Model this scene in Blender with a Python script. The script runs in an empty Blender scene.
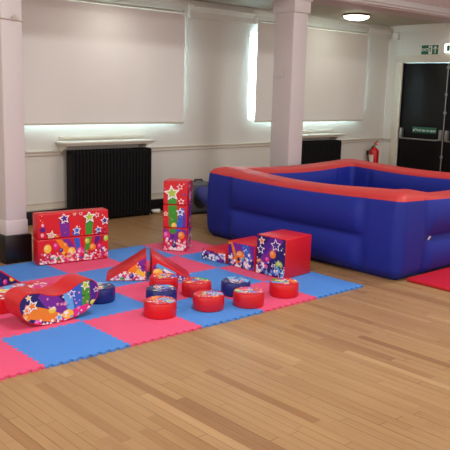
import bpy, bmesh, math, random
from mathutils import Vector, Matrix, noise
R = math.radians
sc = bpy.context.scene
col = sc.collection
rnd = random.Random(7)

# ------------------------------------------------------------------ materials
def srgb(r, g, b):
    f = lambda c: (c / 255 / 12.92) if c / 255 <= .04045 else ((c / 255 + .055) / 1.055) ** 2.4
    return (f(r), f(g), f(b), 1)

def newmat(name):
    m = bpy.data.materials.new(name); m.use_nodes = True
    nt = m.node_tree
    return m, nt, nt.nodes['Principled BSDF']

def mat(name, c, rough=.5, metal=0, var=.06, nscale=6, bump=0, bscale=40, spec=.5, coat=0):
    """plain surface with a little procedural variation"""
    m, nt, b = newmat(name)
    tc = nt.nodes.new('ShaderNodeTexCoord')
    n = nt.nodes.new('ShaderNodeTexNoise'); n.inputs['Scale'].default_value = nscale
    n.inputs['Detail'].default_value = 3
    nt.links.new(tc.outputs['Object'], n.inputs['Vector'])
    mx = nt.nodes.new('ShaderNodeMix'); mx.data_type = 'RGBA'
    mx.inputs['A'].default_value = tuple(x * (1 - var) for x in c[:3]) + (1,)
    mx.inputs['B'].default_value = tuple(min(1, x * (1 + var)) for x in c[:3]) + (1,)
    nt.links.new(n.outputs['Fac'], mx.inputs['Factor'])
    nt.links.new(mx.outputs['Result'], b.inputs['Base Color'])
    b.inputs['Roughness'].default_value = rough
    b.inputs['Metallic'].default_value = metal
    b.inputs['Specular IOR Level'].default_value = spec
    b.inputs['Coat Weight'].default_value = coat
    if bump:
        n2 = nt.nodes.new('ShaderNodeTexNoise'); n2.inputs['Scale'].default_value = bscale
        n2.inputs['Detail'].default_value = 4
        nt.links.new(tc.outputs['Object'], n2.inputs['Vector'])
        bp = nt.nodes.new('ShaderNodeBump'); bp.inputs['Strength'].default_value = bump
        bp.inputs['Distance'].default_value = .01
        nt.links.new(n2.outputs['Fac'], bp.inputs['Height'])
        nt.links.new(bp.outputs['Normal'], b.inputs['Normal'])
    return m

def emat(name, c, s):
    m, nt, b = newmat(name)
    b.inputs['Base Color'].default_value = c
    b.inputs['Emission Color'].default_value = c
    b.inputs['Emission Strength'].default_value = s
    return m

def print_mat():
    m, nt, b = newmat('printed_vinyl')
    a = nt.nodes.new('ShaderNodeAttribute'); a.attribute_name = 'Col'
    nt.links.new(a.outputs['Color'], b.inputs['Base Color'])
    b.inputs['Roughness'].default_value = .38
    return m

def wood_mat():
    m, nt, b = newmat('floor_boards')
    N = nt.nodes.new; L = nt.links.new
    tc = N('ShaderNodeTexCoord'); sp = N('ShaderNodeSeparateXYZ'); L(tc.outputs['Object'], sp.inputs[0])
    def math_(op, a, bb=None, c=None):
        n = N('ShaderNodeMath'); n.operation = op
        for i, v in enumerate((a, bb, c)):
            if v is None: continue
            if isinstance(v, (int, float)): n.inputs[i].default_value = v
            else: L(v, n.inputs[i])
        return n.outputs[0]
    W, LEN = .061, .85
    xs = math_('DIVIDE', sp.outputs['X'], W)
    row = math_('FLOOR', xs); fx = math_('FRACT', xs)
    w1 = N('ShaderNodeTexWhiteNoise'); w1.noise_dimensions = '1D'; L(row, w1.inputs['W'])
    ys = math_('DIVIDE', sp.outputs['Y'], LEN); ys = math_('MULTIPLY_ADD', w1.outputs['Value'], 7.3, ys)
    pl = math_('FLOOR', ys); fy = math_('FRACT', ys)
    cb = N('ShaderNodeCombineXYZ'); L(row, cb.inputs[0]); L(pl, cb.inputs[1])
    w2 = N('ShaderNodeTexWhiteNoise'); w2.noise_dimensions = '3D'; L(cb.outputs[0], w2.inputs['Vector'])
    ramp = N('ShaderNodeValToRGB'); L(w2.outputs['Value'], ramp.inputs[0])
    cs = [(0, (146, 106, 70)), (.05, (160, 121, 81)), (.14, (167, 129, 88)), (.5, (171, 134, 92)), (.92, (176, 139, 97)), (1, (190, 155, 112))]
    e = ramp.color_ramp.elements
    e[0].position = 0; e[0].color = srgb(*cs[0][1]); e[1].position = 1; e[1].color = srgb(*cs[-1][1])
    for p, c in cs[1:-1]:
        x = e.new(p); x.color = srgb(*c)
    # grain, stretched along the boards, shifted board by board
    mp = N('ShaderNodeMapping'); mp.inputs['Scale'].default_value = (26, 1.3, 1)
    ad = N('ShaderNodeVectorMath'); ad.operation = 'ADD'; L(tc.outputs['Object'], ad.inputs[0])
    sc3 = N('ShaderNodeVectorMath'); sc3.operation = 'SCALE'; sc3.inputs['Scale'].default_value = 3.7
    L(w2.outputs['Color'], sc3.inputs[0]); L(sc3.outputs[0], ad.inputs[1]); L(ad.outputs[0], mp.inputs['Vector'])
    gr = N('ShaderNodeTexNoise'); gr.inputs['Scale'].default_value = 2.2; gr.inputs['Detail'].default_value = 5
    L(mp.outputs[0], gr.inputs['Vector'])
    # wear over larger areas
    wn = N('ShaderNodeTexNoise'); wn.inputs['Scale'].default_value = .9; wn.inputs['Detail'].default_value = 3
    L(tc.outputs['Object'], wn.inputs['Vector'])
    m1 = N('ShaderNodeMix'); m1.data_type = 'RGBA'; m1.blend_type = 'MULTIPLY'; m1.inputs['Factor'].default_value = .28
    r2 = N('ShaderNodeValToRGB'); r2.color_ramp.elements[0].position = .3; r2.color_ramp.elements[0].color = (.62, .5, .42, 1)
    r2.color_ramp.elements[1].position = .7; r2.color_ramp.elements[1].color = (1, 1, 1, 1)
    L(gr.outputs['Fac'], r2.inputs[0]); L(ramp.outputs[0], m1.inputs['A']); L(r2.outputs[0], m1.inputs['B'])
    m2 = N('ShaderNodeMix'); m2.data_type = 'RGBA'; m2.blend_type = 'MULTIPLY'; m2.inputs['Factor'].default_value = .45
    r3 = N('ShaderNodeValToRGB'); r3.color_ramp.elements[0].position = .35; r3.color_ramp.elements[0].color = (.78, .72, .7, 1)
    r3.color_ramp.elements[1].position = .65; r3.color_ramp.elements[1].color = (1, 1, 1, 1)
    L(wn.outputs['Fac'], r3.inputs[0]); L(m1.outputs['Result'], m2.inputs['A']); L(r3.outputs[0], m2.inputs['B'])
    # joints
    gx = math_('LESS_THAN', fx, .05); gy = math_('LESS_THAN', fy, .0035)
    g = math_('MAXIMUM', gx, gy)
    # not all long joints are open: vary their darkness
    g = math_('MULTIPLY', g, math_('MULTIPLY_ADD', w1.outputs['Value'], .75, .2))
    m3 = N('ShaderNodeMix'); m3.data_type = 'RGBA'; L(g, m3.inputs['Factor'])
    L(m2.outputs['Result'], m3.inputs['A']); m3.inputs['B'].default_value = srgb(70, 45, 28)
    L(m3.outputs['Result'], b.inputs['Base Color'])
    rr = math_('MULTIPLY_ADD', wn.outputs['Fac'], .2, .28)
    L(rr, b.inputs['Roughness'])
    b.inputs['Specular IOR Level'].default_value = .35
    bp = N('ShaderNodeBump'); bp.inputs['Strength'].default_value = .25; bp.inputs['Distance'].default_value = .004
    L(math_('SUBTRACT', gr.outputs['Fac'], g), bp.inputs['Height']); L(bp.outputs[0], b.inputs['Normal'])
    return m

M = dict(
    wood=wood_mat(), prnt=print_mat(),
    wall=mat('painted_wall', srgb(214, 210, 203), .6, var=.03, nscale=1.5, bump=.05),
    ceil=mat('painted_ceiling', srgb(168, 160, 143), .7, var=.03, nscale=1.2, bump=.05),
    stipple=mat('stippled_plaster', srgb(192, 170, 172), .8, var=.35, nscale=55, bump=1.0, bscale=70),
    trim=mat('gloss_trim', srgb(206, 198, 184), .35, var=.03),
    col=mat('column_paint', srgb(208, 200, 201), .42, var=.03, nscale=2),
    black=mat('black_paint', srgb(16, 15, 17), .35, var=.15),
    rad=mat('black_radiator_paint', srgb(7, 7, 10), .6, var=.15, spec=.22),
    blind=mat('blind_fabric', srgb(230, 227, 224), .8, var=.03, nscale=1.5, bump=.08, bscale=180),
    red=mat('red_vinyl', srgb(206, 22, 34), .36, var=.05, bump=.06, bscale=14),
    navy=mat('navy_vinyl', srgb(28, 36, 112), .36, var=.06, bump=.06, bscale=14),
    pblue=mat('blue_pvc', srgb(25, 40, 140), .5, var=.07, nscale=3, bump=.12, bscale=9, spec=.3),
    pred=mat('red_pvc', srgb(192, 50, 50), .5, var=.07, nscale=4, bump=.12, bscale=9),
    fblue=mat('blue_foam', srgb(78, 138, 218), .7, var=.04, nscale=9, bump=.25, bscale=160, spec=.3),
    fpink=mat('pink_foam', srgb(228, 84, 124), .7, var=.04, nscale=9, bump=.25, bscale=160, spec=.3),
    fred=mat('red_mat_vinyl', srgb(196, 22, 42), .45, var=.05),
    grey=mat('grey_plastic', srgb(84, 84, 88), .45, var=.08),
    dgrey=mat('dark_grey_plastic', srgb(38, 38, 42), .45, var=.08),
    white=mat('white_plastic', srgb(228, 226, 222), .35, var=.03),
    door=mat('black_door_paint', srgb(10, 11, 14), .38, var=.12, nscale=2, bump=.04, spec=.25),
    metal=mat('brushed_metal', srgb(150, 148, 146), .35, metal=.7, var=.08),
    sgreen=mat('sign_green', srgb(20, 92, 66), .4, var=.04),
    swhite=mat('sign_white', srgb(222, 228, 220), .4, var=.03),
    ext=mat('extinguisher_red', srgb(196, 18, 26), .25, var=.05),
    label=mat('label_paper', srgb(214, 196, 184), .6, var=.05),
    brass=mat('bronze_rim', srgb(120, 84, 66), .35, metal=.5, var=.08),
    bulb=emat('lamp_diffuser', (.98, 1, .84, 1), 16),
    emerg=emat('lit_emergency_diffuser', (.86, 1, .93, 1), 1.6),
)

def glass_mat():
    m, nt, b = newmat('window_glass')
    out = nt.nodes['Material Output']
    tr = nt.nodes.new('ShaderNodeBsdfTransparent'); gl = nt.nodes.new('ShaderNodeBsdfGlossy')
    gl.inputs['Roughness'].default_value = .05
    mx = nt.nodes.new('ShaderNodeMixShader'); mx.inputs[0].default_value = .08
    nt.links.new(tr.outputs[0], mx.inputs[1]); nt.links.new(gl.outputs[0], mx.inputs[2])
    nt.links.new(mx.outputs[0], out.inputs['Surface'])
    return m
M['glass'] = glass_mat()

# ------------------------------------------------------------------ helpers
def link(o, parent=None):
    col.objects.link(o)
    if parent is not None: o.parent = parent
    return o

def tag(o, label=None, cat=None, group=None, kind=None):
    if label: o['label'] = label
    if cat: o['category'] = cat
    if group: o['group'] = group
    if kind: o['kind'] = kind
    return o

def empty(name, loc, rz=0, label=None, cat=None, group=None):
    o = bpy.data.objects.new(name, None); o.empty_display_size = .1
    o.location = loc; o.rotation_euler = (0, 0, rz)
    link(o); return tag(o, label, cat, group)

def meshobj(name, bm, mats, parent=None, smooth=False, loc=None):
    me = bpy.data.meshes.new(name)
    bmesh.ops.recalc_face_normals(bm, faces=bm.faces)
    bm.to_mesh(me); bm.free()
    if not isinstance(mats, (list, tuple)): mats = [mats]
    for m in mats: me.materials.append(m)
    if smooth:
        for p in me.polygons: p.use_smooth = True
        if smooth != 'all':
            me.set_sharp_from_angle(angle=R(38))
    o = bpy.data.objects.new(name, me)
    if loc: o.location = loc
    return link(o, parent)

def add_box(bm, x0, x1, y0, y1, z0, z1, bev=0, seg=2):
    t = bmesh.new()
    bmesh.ops.create_cube(t, size=1)
    bmesh.ops.transform(t, verts=t.verts, matrix=Matrix.Translation(((x0 + x1) / 2, (y0 + y1) / 2, (z0 + z1) / 2)) @
                        Matrix.Diagonal((abs(x1 - x0), abs(y1 - y0), abs(z1 - z0), 1)))
    if bev: bmesh.ops.bevel(t, geom=t.edges[:], offset=bev, segments=seg, affect='EDGES', profile=.5)
    merge(bm, t)

def merge(bm, t):
    me = bpy.data.meshes.new('tmp'); t.to_mesh(me); t.free(); bm.from_mesh(me); bpy.data.meshes.remove(me)

def box(name, m, x0, x1, y0, y1, z0, z1, bev=0, parent=None, seg=2):
    bm = bmesh.new(); add_box(bm, x0, x1, y0, y1, z0, z1, bev, seg)
    return meshobj(name, bm, m, parent, smooth=bool(bev))

def add_prism(bm, pts, o, U, V, D, bev=0, seg=2):
    """polygon pts (u,v) placed at o+u*U+v*V, extruded by vector D"""
    t = bmesh.new()
    o, U, V, D = map(Vector, (o, U, V, D))
    a = [t.verts.new(o + U * p[0] + V * p[1]) for p in pts]
    b = [t.verts.new(v.co + D) for v in a]
    t.faces.new(a); t.faces.new(b[::-1])
    n = len(pts)
    for i in range(n): t.faces.new((a[i], b[i], b[(i + 1) % n], a[(i + 1) % n]))
    bmesh.ops.recalc_face_normals(t, faces=t.faces)
    if bev:
        es = [e for e in t.edges if len(e.link_faces) == 2 and e.calc_face_angle(0) > R(30)]
        bmesh.ops.bevel(t, geom=es, offset=bev, segments=seg, affect='EDGES', profile=.5)
    merge(bm, t)

def add_tube(bm, pts, r, n=10, caps=True):
    pts = [Vector(p) for p in pts]
    rs = r if isinstance(r, (list, tuple)) else [r] * len(pts)
    rings = []; prev = None
    for i, p in enumerate(pts):
        d = (pts[min(i + 1, len(pts) - 1)] - pts[max(i - 1, 0)]).normalized()
        u = prev - d * prev.dot(d) if prev is not None else d.orthogonal()
        u.normalize(); prev = u; v = d.cross(u)
        rings.append([bm.verts.new(p + (u * math.cos(2 * math.pi * k / n) + v * math.sin(2 * math.pi * k / n)) * rs[i]) for k in range(n)])
    for a, b in zip(rings, rings[1:]):
        for k in range(n): bm.faces.new((a[k], a[(k + 1) % n], b[(k + 1) % n], b[k]))
    if caps:
        bm.faces.new(rings[0][::-1]); bm.faces.new(rings[-1])

def add_lathe(bm, prof, c=(0, 0, 0), n=40):
    rings = []
    for r, z in prof:
        if r < 1e-5: rings.append([bm.verts.new((c[0], c[1], c[2] + z))])
        else: rings.append([bm.verts.new((c[0] + r * math.cos(2 * math.pi * k / n), c[1] + r * math.sin(2 * math.pi * k / n), c[2] + z)) for k in range(n)])
    for a, b in zip(rings, rings[1:]):
        for k in range(n):
            k2 = (k + 1) % n
            if len(a) == 1 and len(b) > 1: bm.faces.new((a[0], b[k], b[k2]))
            elif len(b) == 1 and len(a) > 1: bm.faces.new((a[k], a[k2], b[0]))
            elif len(a) > 1: bm.faces.new((a[k], a[k2], b[k2], b[k]))

def text_mesh(name, s, size, o, U, V, m, parent, depth=.0015, bold=.0):
    cu = bpy.data.curves.new(name, 'FONT'); cu.body = s; cu.size = size
    cu.align_x = 'CENTER'; cu.align_y = 'CENTER'; cu.extrude = depth; cu.offset = bold
    tmp = bpy.data.objects.new(name, cu); col.objects.link(tmp)
    dg = bpy.context.evaluated_depsgraph_get()
    me = bpy.data.meshes.new_from_object(tmp.evaluated_get(dg))
    col.objects.unlink(tmp); bpy.data.objects.remove(tmp); bpy.data.curves.remove(cu)
    U, V = Vector(U), Vector(V); W = U.cross(V)
    mt = Matrix((U, V, W)).transposed().to_4x4(); mt.translation = Vector(o)
    me.transform(mt); me.name = name
    me.materials.clear(); me.materials.append(m)
    ob = bpy.data.objects.new(name, me)
    return link(ob, parent)

# ------------------------------------------------------------------ printed party pictures
def clip(sub, cv):
    """intersection of polygon sub with convex ccw polygon cv"""
    out = sub
    n = len(cv)
    for i in range(n):
        ax, ay = cv[i]; bx, by = cv[(i + 1) % n]
        inp, out = out, []
        if not inp: return []
        f = lambda p: (bx - ax) * (p[1] - ay) - (by - ay) * (p[0] - ax)
        for j in range(len(inp)):
            p, q = inp[j - 1], inp[j]; fp, fq = f(p), f(q)
            if (fp >= 0) != (fq >= 0):
                t = fp / (fp - fq); out.append((p[0] + t * (q[0] - p[0]), p[1] + t * (q[1] - p[1])))
            if fq >= 0: out.append(q)
    r = []
    for p in out:
        if not r or math.hypot(p[0] - r[-1][0], p[1] - r[-1][1]) > 1e-5: r.append(p)
    if len(r) > 1 and math.hypot(r[0][0] - r[-1][0], r[0][1] - r[-1][1]) < 1e-5: r.pop()
    if len(r) < 3: return []
    ar = sum(r[k][0] * r[(k + 1) % len(r)][1] - r[(k + 1) % len(r)][0] * r[k][1] for k in range(len(r)))
    return r if abs(ar) > 1e-7 else []

C = dict(red=(212, 26, 40), navy=(30, 26, 100), purple=(118, 38, 150), blue=(40, 96, 200), sky=(96, 170, 232), green=(58, 150, 44),
         lime=(176, 206, 66), orange=(240, 132, 24), yellow=(246, 196, 60), pink=(222, 40, 132), white=(246, 240, 244), rose=(244, 150, 180),
         dred=(170, 14, 60), violet=(70, 30, 140), teal=(30, 130, 150))

class Art:
    def __init__(self, outline, bg):
        self.out = outline; self.f = []; self.k = 0
        self.f.append((outline, C[bg], 0))
    def poly(self, pts, c):
        ar = sum(pts[k][0] * pts[(k + 1) % len(pts)][1] - pts[(k + 1) % len(pts)][0] * pts[k][1] for k in range(len(pts)))
        if ar < 0: pts = pts[::-1]
        q = clip(self.out, pts)
        if q: self.f.append((q, C[c] if isinstance(c, str) else c, self.k))
    def step(self): self.k += 1
    def ribbon(self, pts, c):
        """pts: (x,y,halfwidth)"""
        self.step()
        for (x0, y0, w0), (x1, y1, w1) in zip(pts, pts[1:]):
            dx, dy = x1 - x0, y1 - y0; l = math.hypot(dx, dy) or 1; nx, ny = -dy / l, dx / l
            self.poly([(x0 + nx * w0, y0 + ny * w0), (x0 - nx * w0, y0 - ny * w0), (x1 - nx * w1, y1 - ny * w1), (x1 + nx * w1, y1 + ny * w1)], c)
    def star1(self, x, y, r, a, c):
        self.step()
        for i in range(5):
            t = a + i * 2 * math.pi / 5 + math.pi / 2
            self.poly([(x, y), (x + .48 * r * math.cos(t - math.pi / 5), y + .48 * r * math.sin(t - math.pi / 5)),
                       (x + r * math.cos(t), y + r * math.sin(t)), (x + .48 * r * math.cos(t + math.pi / 5), y + .48 * r * math.sin(t + math.pi / 5))], c)
    def star(self, x, y, r, c, a=.1, ring=None):
        self.star1(x, y, r, a, 'white')
        if ring: self.star1(x, y, r * .74, a, ring)
        self.star1(x, y, r * (.52 if ring else .66), a, c)
    def ball(self, x, y, r, c, sq=1.15):
        self.step()
        E = lambda s, ox, oy: [(x + ox + s * r * math.cos(t * math.pi / 8), y + oy + s * r * sq * math.sin(t * math.pi / 8)) for t in range(16)]
        self.poly(E(1, 0, 0), c)
        self.step()
        cc = tuple(min(255, int(v * .6 + 255 * .4)) for v in C[c])
        self.poly(E(.5, -r * .25, r * .3), cc)
    def confetti(self, x0, x1, y0, y1, n, r, rg, cs=('white', 'white', 'white', 'rose', 'pink')):
        for i in range(n):
            x = rg.uniform(x0, x1); y = y0 + (y1 - y0) * rg.random() ** 1.6
            s = r * rg.uniform(.6, 1.3); c = rg.choice(cs)
            if rg.random() < .6: self.star1(x, y, s * 1.3, rg.uniform(0, 6), c)
            else:
                a = rg.uniform(0, 3); self.step()
                self.poly([(x + s * math.cos(a + j * math.pi / 2), y + s * math.sin(a + j * math.pi / 2)) for j in range(4)], c)
    def build(self, name, o, U, V, parent, off=.0012, tilt=None):
        o, U, V = Vector(o), Vector(U), Vector(V)
        W = U.cross(V).normalized()
        bm = bmesh.new(); cl = bm.loops.layers.float_color.new('Col')
        for pts, c, k in self.f:
            vs = [bm.verts.new(o + U * p[0] + V * p[1] + W * (off + k * 3e-5)) for p in pts]
            try: f = bm.faces.new(vs)
            except ValueError: continue
            for l in f.loops: l[cl] = srgb(*c)
        big = [f for f in bm.faces if len(f.verts) > 4]
        bmesh.ops.triangulate(bm, faces=big)
        me = bpy.data.meshes.new(name); bm.to_mesh(me); bm.free(); me.materials.append(M['prnt'])
        ob = bpy.data.objects.new(name, me)
        return link(ob, parent)

def rect(x0, y0, x1, y1, r=.01):
    p = []
    for cx, cy, a in ((x1 - r, y0 + r, -90), (x1 - r, y1 - r, 0), (x0 + r, y1 - r, 90), (x0 + r, y0 + r, 180)):
        for k in range(4): p.append((cx + r * math.cos(R(a + k * 30)), cy + r * math.sin(R(a + k * 30))))
    return p

def party_wall_art(a, rg):
    """.69 x .48 picture continued over two blocks"""
    a.ribbon([(.30, -.02, .02), (.27, .2, .04), (.25, .40, .048)], 'purple')
    a.ribbon([(.44, -.02, .012), (.49, .2, .028), (.50, .40, .042)], 'green')
    a.ribbon([(.42, -.02, .012), (.385, .14, .025), (.36, .29, .03)], 'blue')
    a.ribbon([(.46, -.02, .01), (.57, .15, .022), (.59, .30, .026)], 'violet')
    a.ribbon([(.38, .0, .03), (.29, .10, .034), (.17, .26, .02)], 'orange'); a.ribbon([(.33, .0, .03), (.22, .12, .012)], 'yellow')
    a.ribbon([(.38, -.02, .02), (.34, .12, .02), (.31, .2, .01)], 'purple')
    a.ribbon([(.46, -.02, .03), (.63, .2, .02), (.66, .3, .014)], 'dred')
    a.confetti(.02, .68, .25, .47, 34, .006, rg, ('rose', 'white', 'orange', 'red'))
    for x, y, r, c in ((.09, .15, .036, 'yellow'), (.17, .17, .026, 'pink'), (.22, .125, .018, 'violet'), (.13, .06, .022, 'teal'), (.18, .05, .022, 'green'),
                       (.32, .1, .04, 'yellow'), (.41, .095, .04, 'pink'), (.475, .19, .024, 'lime'), (.53, .125, .032, 'orange'), (.60, .13, .022, 'pink'),
                       (.63, .1, .018, 'violet'), (.61, .05, .024, 'teal'), (.665, .2, .024, 'lime'), (.46, .04, .018, 'navy'), (.26, .17, .02, 'orange')):
        a.ball(x, y, r, c)
    a.confetti(.015, .68, .012, .105, 260, .012, rg, ('white', 'white', 'rose', 'pink', 'red'))
    a.star(.25, .42, .058, 'violet', .15); a.star(.495, .415, .066, 'lime', .1); a.star(.37, .30, .046, 'blue', 0, 'sky')
    a.star(.585, .29, .038, 'blue', .2); a.star(.125, .27, .052, 'rose', -.2, 'lime'); a.star(.65, .37, .048, 'violet', .1)
    a.star1(.045, .33, .034, .2, 'violet'); a.ball(.04, .28, .016, 'rose'); a.ball(.045, .37, .014, 'rose'); a.star(.57, .43, .03, 'red', .3)
    a.star(.35, .455, .02, 'orange', .1); a.star(.41, .455, .022, 'red', .1)

def tower_art(a, rg, side=False):
    """.235 x .70 picture over three cubes"""
    if not side:
        a.ribbon([(.11, .18, .04), (.10, .40, .045), (.09, .6, .045)], 'green')
        a.ribbon([(.16, .2, .03), (.19, .38, .03), (.2, .44, .02)], 'blue')
        a.ribbon([(.0, .2, .04), (.10, .13, .03), (.235, .21, .04)], 'purple')
        a.ribbon([(.22, .24, .02), (.22, .38, .015)], 'purple')
        a.star(.09, .59, .085, 'lime', .12); a.star(.175, .40, .048, 'blue', 0, 'white'); a.star(.17, .655, .036, 'red', .2)
        a.star(.185, .51, .036, 'red', .1); a.star(.03, .38, .03, 'orange', 0); a.ball(.215, .58, .012, 'violet')
        a.ball(.04, .16, .036, 'pink'); a.ball(.19, .165, .034, 'orange'); a.ball(.115, .26, .028, 'yellow'); a.ball(.12, .1, .02, 'violet')
        a.confetti(.0, .235, .01, .13, 60, .014, rg)
        a.ball(.12, .06, .022, 'navy'); a.confetti(.0, .235, .3, .69, 16, .006, rg, ('rose', 'white', 'orange'))
    else:
        a.ribbon([(.06, .0, .05), (.12, .25, .05), (.14, .5, .04)], 'violet')
        a.ribbon([(.2, .1, .03), (.2, .5, .03)], 'purple')
        a.star(.12, .56, .06, 'blue', .1); a.star(.06, .66, .03, 'orange', 0); a.ball(.16, .3, .034, 'orange'); a.ball(.06, .2, .03, 'pink')
        a.ball(.17, .16, .026, 'green'); a.confetti(0, .235, .01, .16, 50, .014, rg); a.confetti(0, .235, .3, .69, 16, .007, rg)

# ================================================================== SETTING
YW, XR, ZC = 4.10, 8.83, 2.78         # window wall, door wall, aisle ceiling
XL, YF, ZH = -6.5, -8.0, 4.2
def struct(o): return tag(o, kind='structure')

bm = bmesh.new(); add_box(bm, XL - .2, XR + .2, YF - .2, YW + .3, -.1, 0)
struct(meshobj('floor', bm, M['wood']))

# window wall with two openings behind the blinds (reveals .3 deep)
WIN = ((1.70, 4.15), (5.49, 8.05)); WZ0, WZ1 = 1.20, 2.46
bm = bmesh.new()
xs = [XL - .2, WIN[0][0], WIN[0][1], WIN[1][0], WIN[1][1], XR + .2]
for i in (0, 2, 4): add_box(bm, xs[i], xs[i + 1], YW, YW + .3, 0, ZH)
for a, b in WIN:
    add_box(bm, a, b, YW, YW + .3, 0, WZ0); add_box(bm, a, b, YW, YW + .3, WZ1, ZH)
struct(meshobj('wall_back', bm, M['wall']))
# door wall with an opening
DY0, DY1, DZ = 2.12, 3.77, 2.165
bm = bmesh.new()
add_box(bm, XR, XR + .25, DY1, YW, 0, ZH); add_box(bm, XR, XR + .25, YF, DY0, 0, ZH); add_box(bm, XR, XR + .25, DY0, DY1, DZ, ZH)
struct(meshobj('wall_right', bm, M['wall']))
struct(box('wall_left', M['wall'], XL - .2, XL, YF, YW, 0, ZH))
struct(box('wall_front', M['wall'], XL, XR, YF - .2, YF, 0, ZH))
# aisle ceiling, main ceiling, downstand beam with a moulded lower edge
bm = bmesh.new()
add_box(bm, XL, XR, 2.95, YW, ZC, ZC + .15); add_box(bm, XL, XR, YF, 2.5, ZH, ZH + .15)
struct(meshobj('ceiling', bm, M['ceil']))
struct(box('trim_beam', M['stipple'], XL, XR, 2.52, 2.95, ZC + .0, ZH))
bm = bmesh.new()
for k, (dy, z0, z1) in enumerate(((.03, ZC + .02, ZC + .05), (.05, ZC + .05, ZC + .09), (.022, ZC + .09, ZC + .13))):
    add_box(bm, XL, XR, 2.52 - dy, 2.53, z0, z1, .006)
struct(meshobj('trim_1', bm, M['col'], smooth=True))
# cornice on the window wall: projecting box cornice with a cove, deeper between the windows
def cornice(bm, x0, x1, d, z0, z1):
    prof = [(0, z0), (d * .25, z0), (d * .3, z0 + .02), (d * .35, z0 + (z1 - z0) * .5), (d * .6, z0 + (z1 - z0) * .72), (d * .95, z1 - .03), (d, z1 - .025), (d, z1), (0, z1)]
    add_prism(bm, prof, (x0, YW, 0), (0, -1, 0), (0, 0, 1), (x1 - x0, 0, 0))
bm = bmesh.new()
cornice(bm, XL, 1.60, .10, 2.57, ZC); cornice(bm, 1.60, 4.33, .06, 2.60, ZC)
cornice(bm, 4.33, 5.50, .12, 2.56, 2.72); cornice(bm, 5.50, 8.22, .06, 2.60, ZC); cornice(bm, 8.22, XR, .10, 2.55, 2.72)
add_box(bm, 4.33, 5.50, YW - .05, YW, 2.72, ZC); add_box(bm, 8.22, XR, YW - .05, YW, 2.72, ZC)
struct(meshobj('trim_2', bm, M['wall']))
bm = bmesh.new()
add_prism(bm, [(0, 2.68), (.02, 2.68), (.08, ZC), (0, ZC)], (XR, 2.96, 0), (-1, 0, 0), (0, 0, 1), (0, YW - 2.96, 0))
struct(meshobj('trim_3', bm, M['wall']))
box_ = box('conduit_box', M['white'], XR - .07, XR - .001, YW - .22, YW - .13, 2.55, 2.66, .008)
tag(box_, 'small white box high in the corner by the cornice, left of the exit sign', 'junction box')
# dado rail (two beads), stopped by the radiators
bm = bmesh.new()
for x0, x1 in ((XL, 2.45), (3.62, 6.33), (7.45, XR)):
    add_box(bm, x0, x1, YW - .028, YW, .845, .868, .006); add_box(bm, x0, x1, YW - .012, YW, .825, .845); add_box(bm, x0, x1, YW - .02, YW, .808, .825, .005)
for y0, y1 in ((3.93, YW),):
    add_box(bm, XR - .028, XR, y0, y1, .845, .868, .006); add_box(bm, XR - .02, XR, y0, y1, .808, .825, .005)
add_box(bm, XR - .028, XR, YF, 1.96, .845, .868, .006)
struct(meshobj('trim_4', bm, M['trim'], smooth=True))
bm = bmesh.new()
for x0, x1 in ((XL, 2.54), (3.70, 6.43), (7.64, XR)):
    add_box(bm, x0, x1, YW - .022, YW, .16, .185, .005); add_box(bm, x0, x1, YW - .014, YW, .235, .25, .004); add_box(bm, x0, x1, YW - .008, YW, .185, .235)
struct(meshobj('trim_5', bm, M['trim'], smooth=True))
bm = bmesh.new(); add_box(bm, XL, XR, YW - .035, YW, 0, .16, .006)
struct(meshobj('baseboard_back', bm, M['black'], smooth=True))
bm = bmesh.new(); add_box(bm, XR - .035, XR, 3.93, YW - .035, 0, .16, .006); add_box(bm, XR - .035, XR, YF, 1.96, 0, .16, .006)
struct(meshobj('baseboard_right', bm, M['black'], smooth=True))

# windows
for i, (a, b) in enumerate(WIN):
    bm = bmesh.new(); y0, y1 = YW + .18, YW + .24
    add_box(bm, a, b, y0, y1, WZ0, WZ0 + .06); add_box(bm, a, b, y0, y1, WZ1 - .06, WZ1)
    add_box(bm, a, a + .06, y0, y1, WZ0, WZ1); add_box(bm, b - .06, b, y0, y1, WZ0, WZ1)
    for k in (1, 2):
        xm = a + (b - a) * k / 3; add_box(bm, xm - .025, xm + .025, y0, y1, WZ0, WZ1)
    w = struct(meshobj('window_%d' % (i + 1), bm, M['trim']))
    box('window_pane', M['glass'], a + .05, b - .05, y0 + .025, y0 + .033, WZ0 + .05, WZ1 - .05, parent=w)
    box('window_sill', M['trim'], a, b, YW + .02, y0, WZ0 - .0, WZ0 + .02, .004, parent=w)

# ================================================================== BLINDS
def blind(x0, x1, label):
    e = empty('roller_blind', ((x0 + x1) / 2, YW - .09, 1.17), label=label, cat='blind', group='roller blinds over the windows')
    w = (x1 - x0) / 2
    bm = bmesh.new(); nx = 24
    g = [[bm.verts.new((-w + 2 * w * i / nx, .004 * math.sin(i * .9) * (1 - j / 6), .02 + 1.40 * j / 6)) for i in range(nx + 1)] for j in range(7)]
    for j in range(6):
        for i in range(nx): bm.faces.new((g[j][i], g[j][i + 1], g[j + 1][i + 1], g[j + 1][i]))
    f = meshobj('blind_fabric', bm, M['blind'], e)
    so = f.modifiers.new('thick', 'SOLIDIFY'); so.thickness = .0015
    box('bottom_bar', M['trim'], -w, w, -.010, .012, 0, .026, .005, parent=e)
    bm = bmesh.new(); add_tube(bm, [(-w, .03, 1.435), (w, .03, 1.435)], .022, 14)
    meshobj('roller_tube', bm, M['trim'], e, smooth=True)
    for s in (-1, 1): box('bracket', M['white'], s * w - .006, s * w + .006, -.0, .088, 1.40, 1.47, .003, parent=e)
blind(1.60, 4.215, 'wide off-white roller blind above the left radiator, drawn down')
blind(5.545, 8.115, 'wide off-white roller blind behind the right column, drawn down')

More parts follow.
